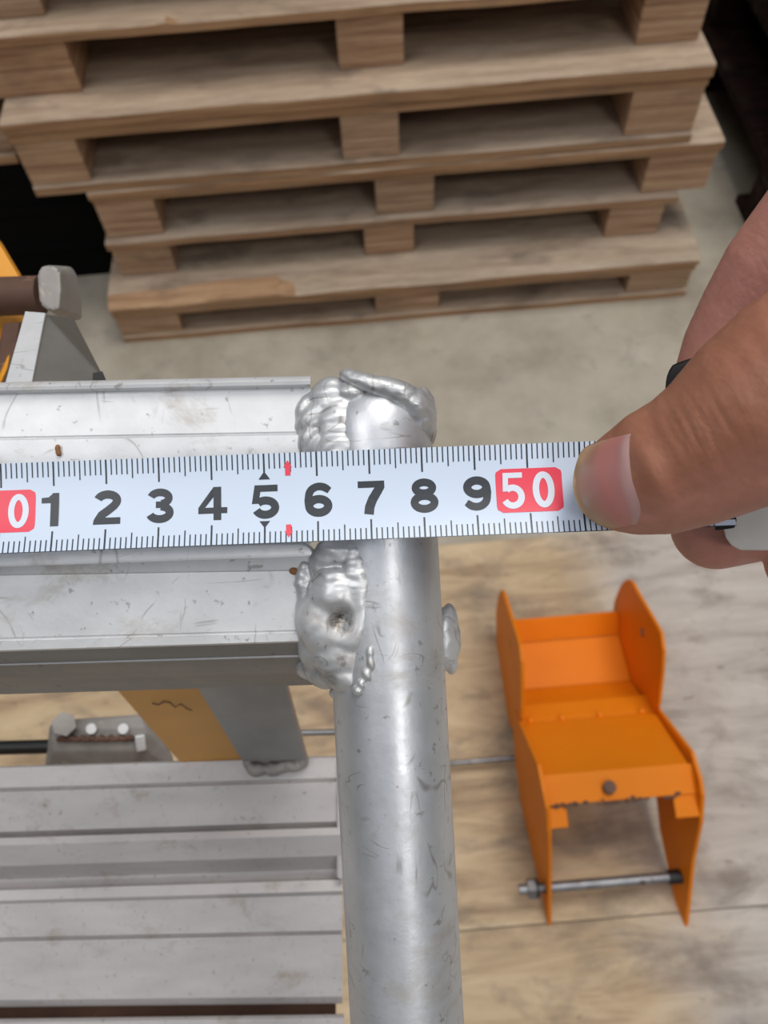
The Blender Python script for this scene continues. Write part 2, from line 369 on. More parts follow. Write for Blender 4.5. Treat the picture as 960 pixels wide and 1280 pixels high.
# ------------------------------------------------------------------ orange bracket on the plywood
br = root('steel_bracket', (.245, .25, ZP), 'bright orange steel hinge bracket with rusty lip, lying on the plywood', 'bracket')
XL, XR = .1585, .332
prof = [(.462,.105), (.455,.138), (.440,.156), (.425,.163), (.345,.214), (.325,.206), (.308,.186), (.275,.135), (.272,.075), (.30,ZP), (.43,ZP), (.458,.05)]
for X, nm in ((XL, 'rear_side_plate'), (XR, 'rear_side_plate')):
    t = -.004 if X == XL else .004
    # plate with a bolt hole (ring of quads bridged to the outline)
    bm = bmesh.new(); c = (.372, .145); nn = 48
    def outl(th):
        best = None
        dx, dy = math.cos(th), math.sin(th)
        for i in range(len(prof)):
            (ax, ay), (bx_, by_) = prof[i], prof[(i+1) % len(prof)]
            ex, ey = bx_-ax, by_-ay; den = dx*ey-dy*ex
            if abs(den) < 1e-9: continue
            s_ = ((ax-c[0])*ey-(ay-c[1])*ex)/den; u_ = ((ax-c[0])*dy-(ay-c[1])*dx)/den
            if s_ > 0 and -1e-6 <= u_ <= 1+1e-6 and (best is None or s_ < best): best = s_
        return (c[0]+dx*best, c[1]+dy*best)
    R1 = []; R2 = []; R3 = []; R4 = []
    for k in range(nn):
        th = 2*math.pi*k/nn; oy, oz = outl(th); hy, hz = c[0]+.0065*math.cos(th), c[1]+.0065*math.sin(th)
        R1.append(bm.verts.new((X, oy, oz))); R2.append(bm.verts.new((X, hy, hz))); R3.append(bm.verts.new((X+t, oy, oz))); R4.append(bm.verts.new((X+t, hy, hz)))
    for k in range(nn):
        j = (k+1) % nn
        bm.faces.new((R1[k], R1[j], R2[j], R2[k])); bm.faces.new((R3[k], R4[k], R4[j], R3[j])); bm.faces.new((R1[k], R3[k], R3[j], R1[j])); bm.faces.new((R2[k], R2[j], R4[j], R4[k]))
    obj(nm, bm, M['orange'], br)
def plate(name, pts, th, bev=.0015, mat='orange', parent=br, smooth=False):
    """pts are world points, thickened against the first triangle's normal"""
    P = [Vector(p) for p in pts]; n = (P[1]-P[0]).cross(P[2]-P[1]).normalized()
    if n.z < 0: n = -n
    return obj(name, prism(P, -n*th, bev), M[mat], parent)
x0, x1 = XL+.0005, XR-.0005
plate('back_web', [(x0,.437,.064), (x1,.437,.064), (x1,.410,.040), (x0,.410,.040)], .004)
plate('rear_web', [(x0,.410,.040), (x1,.410,.040), (x1,.338,.046), (x0,.338,.046)], .004)
plate('rear_lip', [(x0,.338,.046), (x1,.338,.046), (x1-.002,.303,.086), (x0,.303,.086)], .004)
for X_ in (XL-.003, XR-.001):
    obj('hole_plug', tube([(X_, .372, .145), (X_+.005, .372, .145)], .0062, 14), M['steel'], br, True, angle=40)  # steel-grey plug added to darken the see-through plate hole
# front section: sloping web, bend, drooping lip, legs
hA, hB = onz(650, 903, .108), onz(836, 889, .108)
kA, kB = onz(684, 970, .186), onz(852, 955, .186)
lA, lB = onz(694, 1006, .180), onz(872, 992, .180)
yh = (hA.y+hB.y)/2; yk = (kA.y+kB.y)/2; yl = (lA.y+lB.y)/2
FL, FR = .1605, .3385
plate('hinge_bar', [(FL-.004, yh+.028, .093), (FR-.006, yh+.028, .093), (FR-.006, yh, .108), (FL-.004, yh, .108)], .006)
plate('front_web', [(FL, yh, .108), (FR-.004, yh, .108), (FR-.004, yk, .186), (FL, yk, .186)], .004)
plate('front_lip', [(FL, yk, .186), (FR, yk, .186), (FR, yl, .178), (FL, yl, .178)], .005)
bm = bmesh.new()
for k in range(42):
    x = FL+.006+(FR-FL-.012)*random.random(); s = random.uniform(.0012, .0035)
    bmesh.ops.create_icosphere(bm, subdivisions=1, radius=s, matrix=Matrix.Translation((x, yl+random.uniform(-.002,.003), .176+random.uniform(-.002,.002))) @ Matrix.Diagonal((1.8,1,1,1)))
tag(obj('rust_scale', bm, M['rust'], br), 'rusty flaking along the lip edge', kind='stuff')
cH = onz(762, 984, .187); obj('lip_hole_disc', tube([Vector((cH.x, cH.y, .181)), Vector((cH.x, cH.y, .1895))], .0075, 14), M['rust'], br)  # rust-dark disc standing in for the dark hole in the lip
tA = onz(706, 1020, .172); tB = onz(860, 1012, .172)
for cx_, w_ in ((FL+.011, .026), (FR-.014, .028)):
    plate('lip_tab', [(cx_-w_/2, yl+.002, .175), (cx_+w_/2, yl+.002, .175), (cx_+w_/2, yl-.024, .168), (cx_-w_/2, yl-.024, .168)], .005)
for sd in (0, 1):
    X = (FL, FR)[sd]; tx = (-.0045, .0045)[sd]
    P_ = [(X,yk+.012,.192), (X,yk-.02,.196), (X+.002*(1-sd),yl-.004,.190), (X+.004*(1-sd),yl-.03,.160), (X+.007*(1-sd),.095,.100),
          ((.170,.3386)[sd],(.040,.026)[sd],ZP), ((.168,.333)[sd],(.070,.056)[sd],ZP), ((.158,.328)[sd],(.195,.14)[sd],(ZP+.004,.03)[sd]), ((.154,.334)[sd],.235,.050), (X-.004,yh+.01,.060), (X-.004,yh+.02,.100)]
    obj('front_leg_plate', prism(P_, (tx,0,0), .0008), M['orange'], br)
for xx in (.17, .212, .262, .318):
    bm = bmesh.new(); bmesh.ops.create_icosphere(bm, subdivisions=2, radius=.0045, matrix=Matrix.Translation((xx, yh+.002, .109)) @ Matrix.Diagonal((1.2,1,.8,1))); obj('weld_spot', bm, M['orange'], br, True)
# bolt through the legs
pL = onz(660, 1112, .028); pR = onz(842, 1096, .028)
yb2 = (pL.y+pR.y)/2; zb = .028; 
xs = pL.x; ybl = .0795
def place_on_x(px, py, X):
    r_ = ray(px, py); return CAM + r_*(X/r_.x)
q1 = onz(842, 1096, .045); 
yb_, zb_ = q1.y, .045
bolt = obj('through_bolt', tube([(FL-.030, yb_, zb_), (FR+.006, yb_, zb_)], .0064, 18), M['steel'], br, True, angle=40)
obj('hex_nut', tube([(FL-.019, yb_, zb_), (FL-.009, yb_, zb_)], .0125, 6), M['steel'], bolt)
obj('washer', tube([(FL-.009, yb_, zb_), (FL-.0055, yb_, zb_)], .0115, 20), M['black'], bolt)
obj('washer', tube([(FR-.018, yb_, zb_), (FR-.001, yb_, zb_)], .0088, 20), M['black'], bolt)
obj('hinge_pin', tube([(-.12, onz(600, 951, .03).y, .03), (XL-.003, onz(600, 951, .03).y, .03)], .0036, 12), M['steel'], br, True, angle=40)

# ------------------------------------------------------------------ the aluminium trolley frame (close to the camera)
O = at(492, 900, .167)
tr = root('trolley_frame', O, 'welded aluminium trolley frame with round side tube, cross rail and footboards', 'trolley', rot=CROT)
def ax(y): return 478 + (y-700)*.0535
# side tube: from the weld at the top down to the floor beyond the bottom of the frame
pa = at(ax(492), 492, .1668); pb = at(ax(1280), 1280, .1662); dv = (pb-pa).normalized()
Lz = (pa.z-.012)/(-dv.z)
path = [pa + dv*s for s in (0, .0012, .003, .0055, .009, .02, .05, .1, .14, .4, .9, Lz)]
obj('side_tube', tube(path, [.0070, .0092, .0106, .0115]+[.01178]*8, 64), M['alu_tube'], tr, True, angle=50)
obj('tube_foot', tube([pa+dv*(Lz-.03), pa+dv*(Lz+.0)], .0135, 32), M['gloss_black'], tr, True, angle=50)

def extr(name, prof, xl, xr, mat, back=None, nseg=1, parent=tr, angle=30):
    """prof rows: (y at px 0, y at px 380, depth); extruded between columns xl and xr"""
    bm = bmesh.new(); rows = []
    for i in range(nseg+1):
        x = xl + (xr-xl)*i/nseg
        rows.append([bm.verts.new(at(x, a+(b-a)*x/380.0, d)) for a, b, d in prof])
    n = len(prof)
    for i in range(nseg):
        for k in range(n): bm.faces.new((rows[i][k], rows[i+1][k], rows[i+1][(k+1) % n], rows[i][(k+1) % n]))
    bm.faces.new(rows[0]); bm.faces.new(rows[-1][::-1])
    return obj(name, bm, M[mat], parent, True, angle=angle)
rail_prof = [(482,474,.1640), (478.5,470.5,.1618), (478,470,.1602), (480,472,.1590), (484,476,.1584), (488,480.5,.1586), (490.5,483,.1593), (492.5,485,.1608),
  (546,539,.1606), (547.5,540.5,.1612), (549.5,542.5,.1612), (550.5,543.5,.1600),
  (690,682,.1598), (718,712,.1612), (719.5,713.5,.1618), (760,752,.1618), (797,787,.1622), (799,789,.1628), (801,791,.1628), (802,792,.1618), (813,801,.1620), (815,803,.1626), (815,803,.185), (482,474,.185)]
rl = extr('cross_rail', rail_prof, -260, 388, 'alu')
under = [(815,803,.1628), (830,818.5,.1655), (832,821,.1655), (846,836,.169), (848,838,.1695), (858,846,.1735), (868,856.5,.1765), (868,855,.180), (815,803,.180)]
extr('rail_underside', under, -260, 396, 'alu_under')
# raised flange with rounded end
bm = bmesh.new(); pts = []
def fl(x, e): return at(x, (690 + (-8.0)*x/380.0) + e*1.0, 1)
top = [(-260, 0), (376, 0), (383, 2), (388, 6), (390, 10), (389, 14.5), (384, 16.5), (0, 21), (-260, 24)]
P1 = [at(x, 688-8.0*x/380.0+e, .1558) for x, e in top]
bm = prism(P1, -F*-.0056, .0005)
obj('rail_flange', bm, M['alu'], tr, True, angle=40)

# ---- voxel-blended lumps
def chain_pts(pts, step=.25):
    out = []
    for i in range(len(pts)-1):
        a, b = pts[i], pts[i+1]; n = max(2, int((Vector(a[0])-Vector(b[0])).length/(step*min(a[1], b[1]))))
        for k in range(n): t = k/n; out.append((Vector(a[0]).lerp(Vector(b[0]), t), a[1]*(1-t)+b[1]*t))
    out.append((Vector(pts[-1][0]), pts[-1][1])); return out
def remesh(bm, voxel, smooth=4, fac=.5):
    me = bpy.data.meshes.new('tmp'); bm.to_mesh(me); bm.free(); o = bpy.data.objects.new('tmp', me); col.objects.link(o)
    m = o.modifiers.new('r', 'REMESH'); m.mode = 'VOXEL'; m.voxel_size = voxel; m.adaptivity = 0
    m2 = o.modifiers.new('s', 'SMOOTH'); m2.iterations = smooth; m2.factor = fac
    bpy.context.view_layer.update(); dg = bpy.context.evaluated_depsgraph_get()
    me2 = bpy.data.meshes.new_from_object(o.evaluated_get(dg)); b2 = bmesh.new(); b2.from_mesh(me2)
    bpy.data.objects.remove(o); bpy.data.meshes.remove(me); bpy.data.meshes.remove(me2); return b2
def blob(name, ells, mat, voxel=.0005, disp=None, parent=tr, smooth=9, stain=None):
    """ells: (px, py, depth, rx px, ry px, rz metres, roll degrees)"""
    bm = bmesh.new()
    for px, py, d, rx, ry, rz, rot in ells:
        mm = Matrix.Translation(at(px, py, d)) @ CROT.to_4x4() @ Matrix.Rotation(R(-rot), 4, 'Z') @ Matrix.Diagonal((rx*d/1000, ry*d/1000, rz, 1))
        bmesh.ops.create_icosphere(bm, subdivisions=3, radius=1, matrix=mm)
    b = remesh(bm, voxel, smooth)
    if disp:
        b.normal_update()
        inv = (Matrix.Translation(CAM) @ CROT.to_4x4()).inverted()
        for v in b.verts:
            q = inv @ v.co; dd = -q.z; x = 480+1000*q.x/dd; y = 640-1000*q.y/dd
            v.co += v.normal*disp(x, y, q)
    if stain:
        inv = (Matrix.Translation(CAM) @ CROT.to_4x4()).inverted(); sl = b.loops.layers.float_color.new('stain')
        for f in b.faces:
            for lp in f.loops:
                q = inv @ lp.vert.co; dd = -q.z; t_ = min(1, stain(480+1000*q.x/dd, 640-1000*q.y/dd)); lp[sl] = (t_, t_, t_, 1)
    return obj(name, b, M[mat], parent, True)
def g2(x, y, cx, cy, s): return math.exp(-((x-cx)**2+(y-cy)**2)/(2*s*s))
def steps(r, pitch, amp):
    """overlapping 'stack of coins' relief: slow rise, quick drop"""
    t = (r/pitch) % 1.0
    return amp*(t if t < .78 else (1-t)/.22*.78)
def upd(x, y, q):
    wv = 6*noise.noise(Vector((x*.022, y*.022, 0)))
    r1 = math.hypot((x-425)*.95, (y-585)*.8)+wv
    return .00011*math.sin(r1*.5) + .00030*noise.noise(Vector((x*.035, y*.035, 1))) - .0003*g2(x, y, 455, 505, 8)
blob('weld_bead', [(414,500,.1612,32,28,.0035,-20), (404,528,.1612,36,34,.0034,0), (424,534,.1597,31,38,.0034,8), (424,562,.1592,31,34,.0034,0), (398,552,.161,28,30,.0035,0), (440,492,.1598,22,16,.0028,20), (382,520,.1612,14,30,.0022,6)], 'alu_weld', .00032, upd, smooth=12,
     stain=lambda x, y: .6*g2(x, y, 452, 512, 9)+.35*g2(x, y, 385, 540, 12)+.3*g2(x, y, 440, 480, 10))
def capd(x, y, q):
    return .00022*noise.noise(Vector((x*.05, y*.09, 2))) + .0001*noise.noise(Vector((x*.15, y*.15, 2)))
blob('weld_bead', [(441,472,.1598,18,10,.0028,12), (454,477,.1590,26,12,.003,12), (476,484,.1586,38,14,.0034,13), (498,492,.1590,32,17,.0042,24), (516,505,.1608,26,21,.005,38), (529,520,.1638,17,26,.0058,10), (535,538,.1668,11,22,.006,0), (528,520,.168,18,36,.007,0), (480,490,.1640,50,12,.009,8)], 'alu_weld', .00032, capd, smooth=12,
     stain=lambda x, y: .5*g2(x, y, 468, 491, 8)+.4*g2(x, y, 490, 500, 7)+.5*g2(x, y, 540, 548, 8))
def lowd(x, y, q):
    k = -.0021*g2(x, y, 427, 775, 11) + .0007*g2(x, y, 415, 742, 15)
    if y < 735: k += .00009*math.sin(.45*(math.hypot((x-430)*.9, y-630)+5*noise.noise(Vector((x*.03, y*.03, 3)))))
    return k + .00042*noise.noise(Vector((x*.028, y*.028, 5))) + .00010*noise.noise(Vector((x*.09, y*.09, 5)))
blob('weld_bead', [(424,705,.1600,38,36,.0030,-10), (428,745,.1590,44,46,.0040,0), (416,778,.1597,44,48,.0044,0), (437,768,.1581,33,56,.0032,4), (428,815,.1603,40,40,.0043,15), (402,806,.1635,30,36,.005,0), (432,842,.1608,30,24,.004,30), (408,836,.166,30,24,.006,10), (383,765,.1616,14,46,.0022,0), (380,725,.1612,12,26,.0018,0), (395,832,.170,26,18,.006,-10), (447,735,.1566,18,58,.0017,-4), (432,690,.1592,36,24,.0030,0)], 'alu_weld', .00035, lowd, smooth=10,
     stain=lambda x, y: 1.3*g2(x, y, 428, 777, 11)+.9*g2(x, y, 427, 823, 5)+.45*g2(x, y, 415, 848, 11)+.3*g2(x, y, 378, 690, 14)+.4*g2(x, y, 392, 838, 14))
blob('weld_drip', [(463,815,.1556,6,10,.0012,0), (464,828,.1556,6,11,.0013,-12), (459,842,.1559,7,10,.0014,-25), (452,854,.1563,6,8,.0014,-20), (448,862,.1567,8,8,.0016,0)], 'alu_weld', .0003, None, smooth=2)
blob('weld_drip', [(422,866,.166,11,8,.002,0)], 'alu_weld', .0003, None, smooth=2)
blob('weld_lump', [(562,775,.176,10,22,.004,0), (565,800,.176,11,30,.004,0), (564,822,.176,9,22,.004,0), (555,798,.175,16,40,.005,0)], 'alu', .0004, lambda x, y, q: .0002*noise.noise(Vector((x*.1, y*.1, 8))))
# rust spot and the little chip on the rail
blob('rust_spot', [(367,714,.1608,6,5,.0008,0)], 'chip', .00025)
wc = root('wood_chip', at(72, 563, .1597), 'tiny brown wood chip on the rail above the blade, near the left edge', 'chip', rot=CROT)
blob('flake', [(72,560,.1594,3.5,5,.0006,8), (73,566,.1595,3.5,5,.0006,-8)], 'chip', .0002, None, wc)

# lower footboards (two ribbed planks)
fb = [(958,946,.338), (958,946,.330), (960,948,.3285), (985,973.5,.3280), (986,974.5,.3300), (989,977.5,.3300), (990,978.5,.3276), (1040,1028,.3284), (1042,1030,.3310), (1046,1034,.3320), (1048,1036,.3262), (1057,1045,.3240), (1083,1071,.3262), (1085,1073.5,.3300),
      (1107,1095,.3420), (1111,1099,.3430), (1113,1101,.3325), (1126,1115,.3300), (1130,1120,.3322), (1172,1164,.3312), (1173,1165,.3335), (1176,1168,.3335), (1177,1169,.3312), (1250,1246,.3306), (1257,1253,.3330), (1259,1255,.338)]
extr('footboard', fb, -260, 428, 'alu_board', angle=25)
extr('footboard', [(1273,1268,.340), (1274,1269,.331), (1278,1273,.329), (1420,1412,.329), (1424,1414,.340)], -260, 430, 'alu_board')
extr('footboard_core', [(1255,1251,.350), (1255,1251,.342), (1280,1275,.342), (1280,1275,.350)], -260, 420, 'rust')
# rounded end plug of the footboard
obj('end_cap', hull([at(x, y, d) for d in (.3262, .338) for x, y in ((421,950),(429,948),(432,960),(433,1092),(430,1100),(421,1098))], .0008), M['alu_board'], tr)
obj('footboard_bracket', hull([at(x, y, d) for d in (.3262+.012, .36) for x, y in ((426,955),(520,955),(520,1090),(426,1090))], .0008), M['alu_board'], tr)
# grey strut and amber brace running down from rail to footboard
def slab(name, a, mat, th, label=None, bev=.0004):
    o_ = obj(name, prism([at(*p) for p in a], F*th, bev), M[mat], tr)
    if label: tag(o_, label)
    return o_
slab('strut', [(236,842,.262), (352,838,.262), (383,950,.322), (303,952,.322)], 'strut', .006)
slab('brace', [(128,842,.270), (238,840,.270), (312,955,.334), (231,960,.334)], 'orange_brace', .005, 'amber-orange painted brace')
blob('weld_bead', [(322,962,.3255,13,9,.003,0), (342,961,.3255,16,9,.003,0), (362,957,.3255,16,9,.003,0), (378,950,.326,8,10,.003,0), (310,950,.3262,7,12,.003,0)], 'cast', .0006, lambda x, y, q: .0006*noise.noise(Vector((x*.12, y*.12, 3))))
# rusty crack line on the brace
cr_pts = [(190,879), (198,881), (205,877), (212,878), (219,884), (226,880), (234,886), (240,888)]
obj('paint_crack', tube([at(x, y, .2875+.0005*(y-879)*.5-.001) for x, y in cr_pts], .00025, 5), M['rust'], tr)
# clamp housing with black rod
ch = obj('clamp_housing', hull([at(x, y, d) for x, y, d in ((62,908,.372),(70,900,.372),(175,893,.372),(192,905,.372),(216,945,.372),(218,962,.372),(56,962,.372),(60,940,.372),(66,912,.368),(180,908,.368),(184,938,.368),(66,940,.368), (62,908,.40),(192,900,.40),(216,950,.40),(60,955,.40))], .001), M['cast'], tr)
obj('weld_seam', tube([at(72+i*6, 924+(-1)**i*1.5-.3*i*.2, .3665) for i in range(17)], [.0011+.0004*(i % 2) for i in range(17)], 8), M['rust'], ch, True)
obj('bolt', tube([at(80, 905, .374), at(80, 905, .362)], .0055, 6), M['cast'], ch)
for x in (114, 154): obj('rivet', tube([at(x, 911, .37), at(x, 911, .366)], .0024, 10), M['alu'], ch)
obj('lug', hull([at(x, y, d) for d in (.362, .372) for x, y in ((168,920),(181,918),(183,938),(171,940))], .0006), M['alu'], ch)
obj('black_rod', tube([at(-120, 938, .375), at(66, 933, .375)], .0033, 18), M['black'], tr, True, angle=40)
obj('tie_rod', tube([at(340, 917, .345), at(470, 914, .345)], .0013, 12), M['steel'], tr, True, angle=40)

# upper left: post behind the rail, pivot shaft with its hexagonal head, yellow-orange arm
obj('square_post', hull([at(x, y, d) for x, y, d in ((33,391,.205),(58,393,.205),(40,478,.186),(8,478,.186),(92,396,.225),(134,478,.195),(60,396,.23))], .0006), M['post'], tr)
obj('post_lit_face', prism([at(x, y, d) for x, y, d in ((33,390,.2046),(58,392,.2046),(41,480,.1856),(8,480,.1856))], -F*.0008, .0002), M['alu'], tr)  # pale slab puts the post's brightly lit left side into the colour
obj('bolt_stub', hull([at(x, y, d) for d in (.19, .20) for x, y in ((116,466),(128,464),(133,476),(116,478))]), M['black'], tr)
sh = obj('pivot_shaft', tube([at(-160, 376, .262), at(52, 369, .262)], .0062, 28), M['rust'], tr, True, angle=40)
nb = bmesh.new()
fr = [(46,342),(52,333),(64,331),(75,338),(76,362),(74,386),(62,389),(49,380)]
bk = [(78,334),(90,333),(97,345),(102,370),(103,400),(84,402),(80,395),(72,345)]
obj('hexagonal_head', hull([at(x, y, .246) for x, y in fr] + [at(x, y, .268) for x, y in bk], .0009), M['cast'], sh)
slab('yellow_arm', [(-40,258,.30), (-4,300,.30), (34,364,.30), (34,384,.30), (-40,384,.30)], 'yellow', .005, 'yellow-orange painted arm')
slab('yellow_arm', [(-40,378,.275), (26,388,.275), (30,400,.275), (22,410,.270), (-40,480,.255)], 'yellow', .004, 'yellow-orange painted lower arm')
slab('rust_bracket', [(-4,440,.246), (4,404,.255), (24,402,.255), (18,440,.240), (6,480,.225), (-10,490,.225)], 'rust', .004)
slab('rust_bracket', [(-10,440,.2435), (2,446,.2425), (12,441,.240), (9,460,.233), (-4,486,.223)], 'yellow', .0012, 'yellow-orange paint patch')

# ------------------------------------------------------------------ tape measure
tm = root('tape_measure', at(940, 600, .158), 'white tape measure blade with black numerals stretched across the rail to its grey case', 'tape measure', rot=CROT)
ang = math.atan2(.0381, 1.0)
def depth_t(t): return .1515 + (.1493-.1520)/2*t + ((.1493+.1520)/2-.1515)*t*t
BC = Vector((0, -(635.5-640)/1000*.1515 + .0381*(0-(-480*.1515/1000)), 0))
HB = .0085
FR_M = Matrix.Translation(CAM) @ CROT.to_4x4()
def T(u, v, lift=0):
    """u metres along the blade from x=0 of the optical axis, v metres up across the blade"""
    t = -v/HB; d = depth_t(t) - lift
    x = u*math.cos(ang) - v*math.sin(ang); y = BC.y + u*math.sin(ang) + v*math.cos(ang)
    return FR_M @ Vector((x, y, -d))
uL, uR = -.090, .0655
bm = bmesh.new(); NV = 14; NU = 8; grid = []
for s_ in (0, 1):
    g_ = [[bm.verts.new(T(uL+(uR-uL)*i/NU, -HB+2*HB*j/NV, -.00018*s_)) for j in range(NV+1)] for i in range(NU+1)]; grid.append(g_)
for i in range(NU):
    for j in range(NV):
        bm.faces.new((grid[0][i][j], grid[0][i+1][j], grid[0][i+1][j+1], grid[0][i][j+1])); bm.faces.new((grid[1][i][j], grid[1][i][j+1], grid[1][i+1][j+1], grid[1][i+1][j]))
    for j in (0, NV): bm.faces.new((grid[0][i][j], grid[0][i+1][j], grid[1][i+1][j], grid[1][i][j]))
for i in (0, NU):
    for j in range(NV): bm.faces.new((grid[0][i][j], grid[0][i][j+1], grid[1][i][j+1], grid[1][i][j]))
blade = obj('blade', bm, M['tape'], tm, True, angle=40)
LIFT = .00006
def quadstrip(bm, u0, u1, v0, v1, n=3, lift=LIFT):
    prev = None
    for i in range(n+1):
        v = v0+(v1-v0)*i/n; a = bm.verts.new(T(u0, v, lift)); b = bm.verts.new(T(u1, v, lift))
        if prev: bm.faces.new((prev[0], prev[1], b, a))
        prev = (a, b)
U1 = -.0626
bm = bmesh.new()
for k in range(-30, 125):
    u = U1 + .001*k
    if u < uL+.0005 or u > uR-.0005: continue
    cm = k % 10 == 0; hf = k % 5 == 0
    wd = .00017 if cm else .00012
    lt = .0046 if cm else (.0037 if hf else .0029); lb = .0038 if cm else (.0030 if hf else .0022)
    quadstrip(bm, u-wd, u+wd, HB, HB-lt); quadstrip(bm, u-wd, u+wd, -HB, -HB+lb, 4)
quadstrip(bm, uL, uR, -HB+.00012, -HB-.00002, 1)
obj('scale_lines', bm, M['ink'], blade)
def place2d(name, polys, mat, lift):
    bm = bmesh.new()
    for p in polys: bm.faces.new([bm.verts.new(T(a, b, lift)) for a, b in p])
    bmesh.ops.triangulate(bm, faces=bm.faces); return obj(name, bm, M[mat], blade)
def stroke(path, wd):
    """thick polyline -> list of quads (2D)"""
    out = []; L = []; Rr = []
    n = len(path); closed = math.dist(path[0], path[-1]) < 1e-6
    for i in range(n):
        a = path[i-1] if i > 0 else (path[-2] if closed else path[0]); b = path[i+1] if i < n-1 else (path[1] if closed else path[-1])
        dx, dy = b[0]-a[0], b[1]-a[1]; l = math.hypot(dx, dy) or 1
        w_ = (wd[i] if isinstance(wd, list) else wd) * 1.16
        L.append((path[i][0]-dy/l*w_/2, path[i][1]+dx/l*w_/2)); Rr.append((path[i][0]+dy/l*w_/2, path[i][1]-dx/l*w_/2))
    for i in range(n-1): out.append([L[i], L[i+1], Rr[i+1], Rr[i]])
    return out
def arc(cx, cy, rx, ry, a0, a1, n=18): return [(cx+rx*math.cos(R(a0+(a1-a0)*i/n)), cy+ry*math.sin(R(a0+(a1-a0)*i/n))) for i in range(n+1)]
# heavy grotesque numerals drawn as strokes in a box 0.86 wide, 1.0 high (origin at centre)
S = .235
def glyph(c):
    if c == '1': return [[(-.02,-.5),(.23,-.5),(.23,.5),(.04,.5),(-.02,.42)], [(-.30,.36),(-.30,.20),(-.02,.20),(-.02,.44),(-.08,.38)]]
    if c == '2':
        p = arc(0, .21, .29, .185, 165, -20, 16) + [(.20,.05), (.02,-.09), (-.17,-.22), (-.28,-.40)]
        return stroke(p, .215) + [[(-.42,-.5),(.40,-.5),(.40,-.30),(-.36,-.30)], [(-.42,-.5),(-.40,-.36),(-.30,-.24),(-.14,-.30)]]
    if c == '3':
        return stroke(arc(-.01, .225, .27, .175, 165, -80, 18), .20) + stroke(arc(-.01, -.215, .30, .19, 85, -165, 20), .205) + [[(-.13,.125),(.06,.125),(.06,-.07),(-.13,-.07)]]
    if c == '4': return [[(.02,-.5),(.25,-.5),(.25,.5),(.02,.5)], [(-.44,-.12),(-.44,-.30),(.43,-.30),(.43,-.12)], [(-.44,-.12),(-.24,-.12),(.10,.30),(.06,.5),(.02,.5)]]
    if c == '5':
        return [[(-.33,.5),(-.29,.30),(.36,.30),(.36,.5)], [(-.33,.5),(-.42,-.06),(-.22,-.06),(-.13,.48)]] + stroke(arc(-.01, -.18, .29, .215, 140, -160, 22), .21)
    if c == '6':
        return stroke(arc(0, -.19, .285, .205, 0, 360, 30), .215) + stroke([(.33,.26)] + arc(.03, .12, .32, .275, 50, 178, 14) + [(-.30,-.02), (-.285,-.19)], [.17]+[.2]*15+[.22, .22])
    if c == '7':
        return [[(-.40,.5),(-.40,.30),(.40,.30),(.40,.5)]] + stroke([(.31,.36), (.17,.16), (.03,-.06), (-.06,-.28), (-.09,-.5)], [.2,.235,.24,.245,.25])
    if c == '8': return stroke(arc(0, .235, .255, .165, 0, 360, 26), .2) + stroke(arc(0, -.205, .30, .195, 0, 360, 28), .205)
    if c == '9': return [[(-a, -b) for a, b in q] for q in glyph('6')]
    if c == '0': return stroke(arc(0, 0, .23, .40, 0, 360, 34), .19)
    if c == '0w': return stroke(arc(0, 0, .215, .415, 0, 360, 34), .155)
    if c == '5w': return [[(-.28,.5),(-.28,.35),(.26,.35),(.26,.5)], [(-.28,.5),(-.30,-.02),(-.15,-.02),(-.13,.48)]] + stroke(arc(-.03, -.17, .245, .25, 130, -155, 20), .155)
dv0 = -.00062
DH = .0063
for k, ch_ in zip(range(1, 10), '123456789'):
    u = U1 + .01*(k-1) + {1:-.0004}.get(k, .0002)
    polys = [[(u + a*DH, dv0 + b*DH) for a, b in q] for q in glyph(ch_)]
    place2d('numeral', polys, 'ink', LIFT)
def rrect(cu, cv, w_, h_, r_):
    p = []
    for sx, sy, a0 in ((1,1,0), (-1,1,90), (-1,-1,180), (1,-1,270)):
        p += [(cu+sx*(w_/2-r_)+r_*math.cos(R(a0+15*i)), cv+sy*(h_/2-r_)+r_*math.sin(R(a0+15*i))) for i in range(7)]
    return p
def rbox(cu, cv, w_, h_, r_):
    # split in horizontal bands so it follows the curl of the blade
    bm = bmesh.new(); N = 14; prev = None
    for i in range(N+1):
        v = -h_/2+h_*i/N; e = max(0, abs(v)-(h_/2-r_)); x = w_/2 - r_ + math.sqrt(max(0, r_*r_-e*e))
        a = bm.verts.new(T(cu-x, cv+v, LIFT)); b = bm.verts.new(T(cu+x, cv+v, LIFT))
        if prev: bm.faces.new((prev[0], prev[1], b, a))
        prev = (a, b)
    return obj('red_label', bm, M['red'], blade)
u50 = U1+.09
rbox(u50+.0001, dv0+.0003, .0126, .0083, .0011)
for du, g_ in ((-.0029, '5w'), (.0028, '0w')):
    place2d('numeral', [[(u50+du+a*.0068, dv0+.0003+b*.0068) for a, b in q] for q in glyph(g_)], 'white', .00013)
u40 = U1-.0100
rbox(u40+.0001, dv0+.0000, .0130, .0080, .0011)
for du, g_ in ((-.0029, '4'), (.0034, '0w')):
    place2d('numeral', [[(u40+du+a*.0064, dv0+b*.0064) for a, b in q] for q in glyph(g_)], 'white', .00013)
u5 = U1+.04
place2d('pointer_mark', [[(u5-.0011, HB-.0049), (u5+.0011, HB-.0049), (u5, HB-.0034)]], 'ink', .00009)
place2d('pointer_mark', [[(u5-.0010, -HB+.0042), (u5+.0010, -HB+.0042), (u5, -HB+.0029)]], 'ink', .00009)
ua = U1+.0445
place2d('red_arrow', [[(ua-.0008, HB-.0027), (ua+.0008, HB-.0027), (ua, HB-.0014)], [(ua-.0005, HB-.0043), (ua+.0005, HB-.0043), (ua+.0005, HB-.0026), (ua-.0005, HB-.0026)]], 'red', .00012)
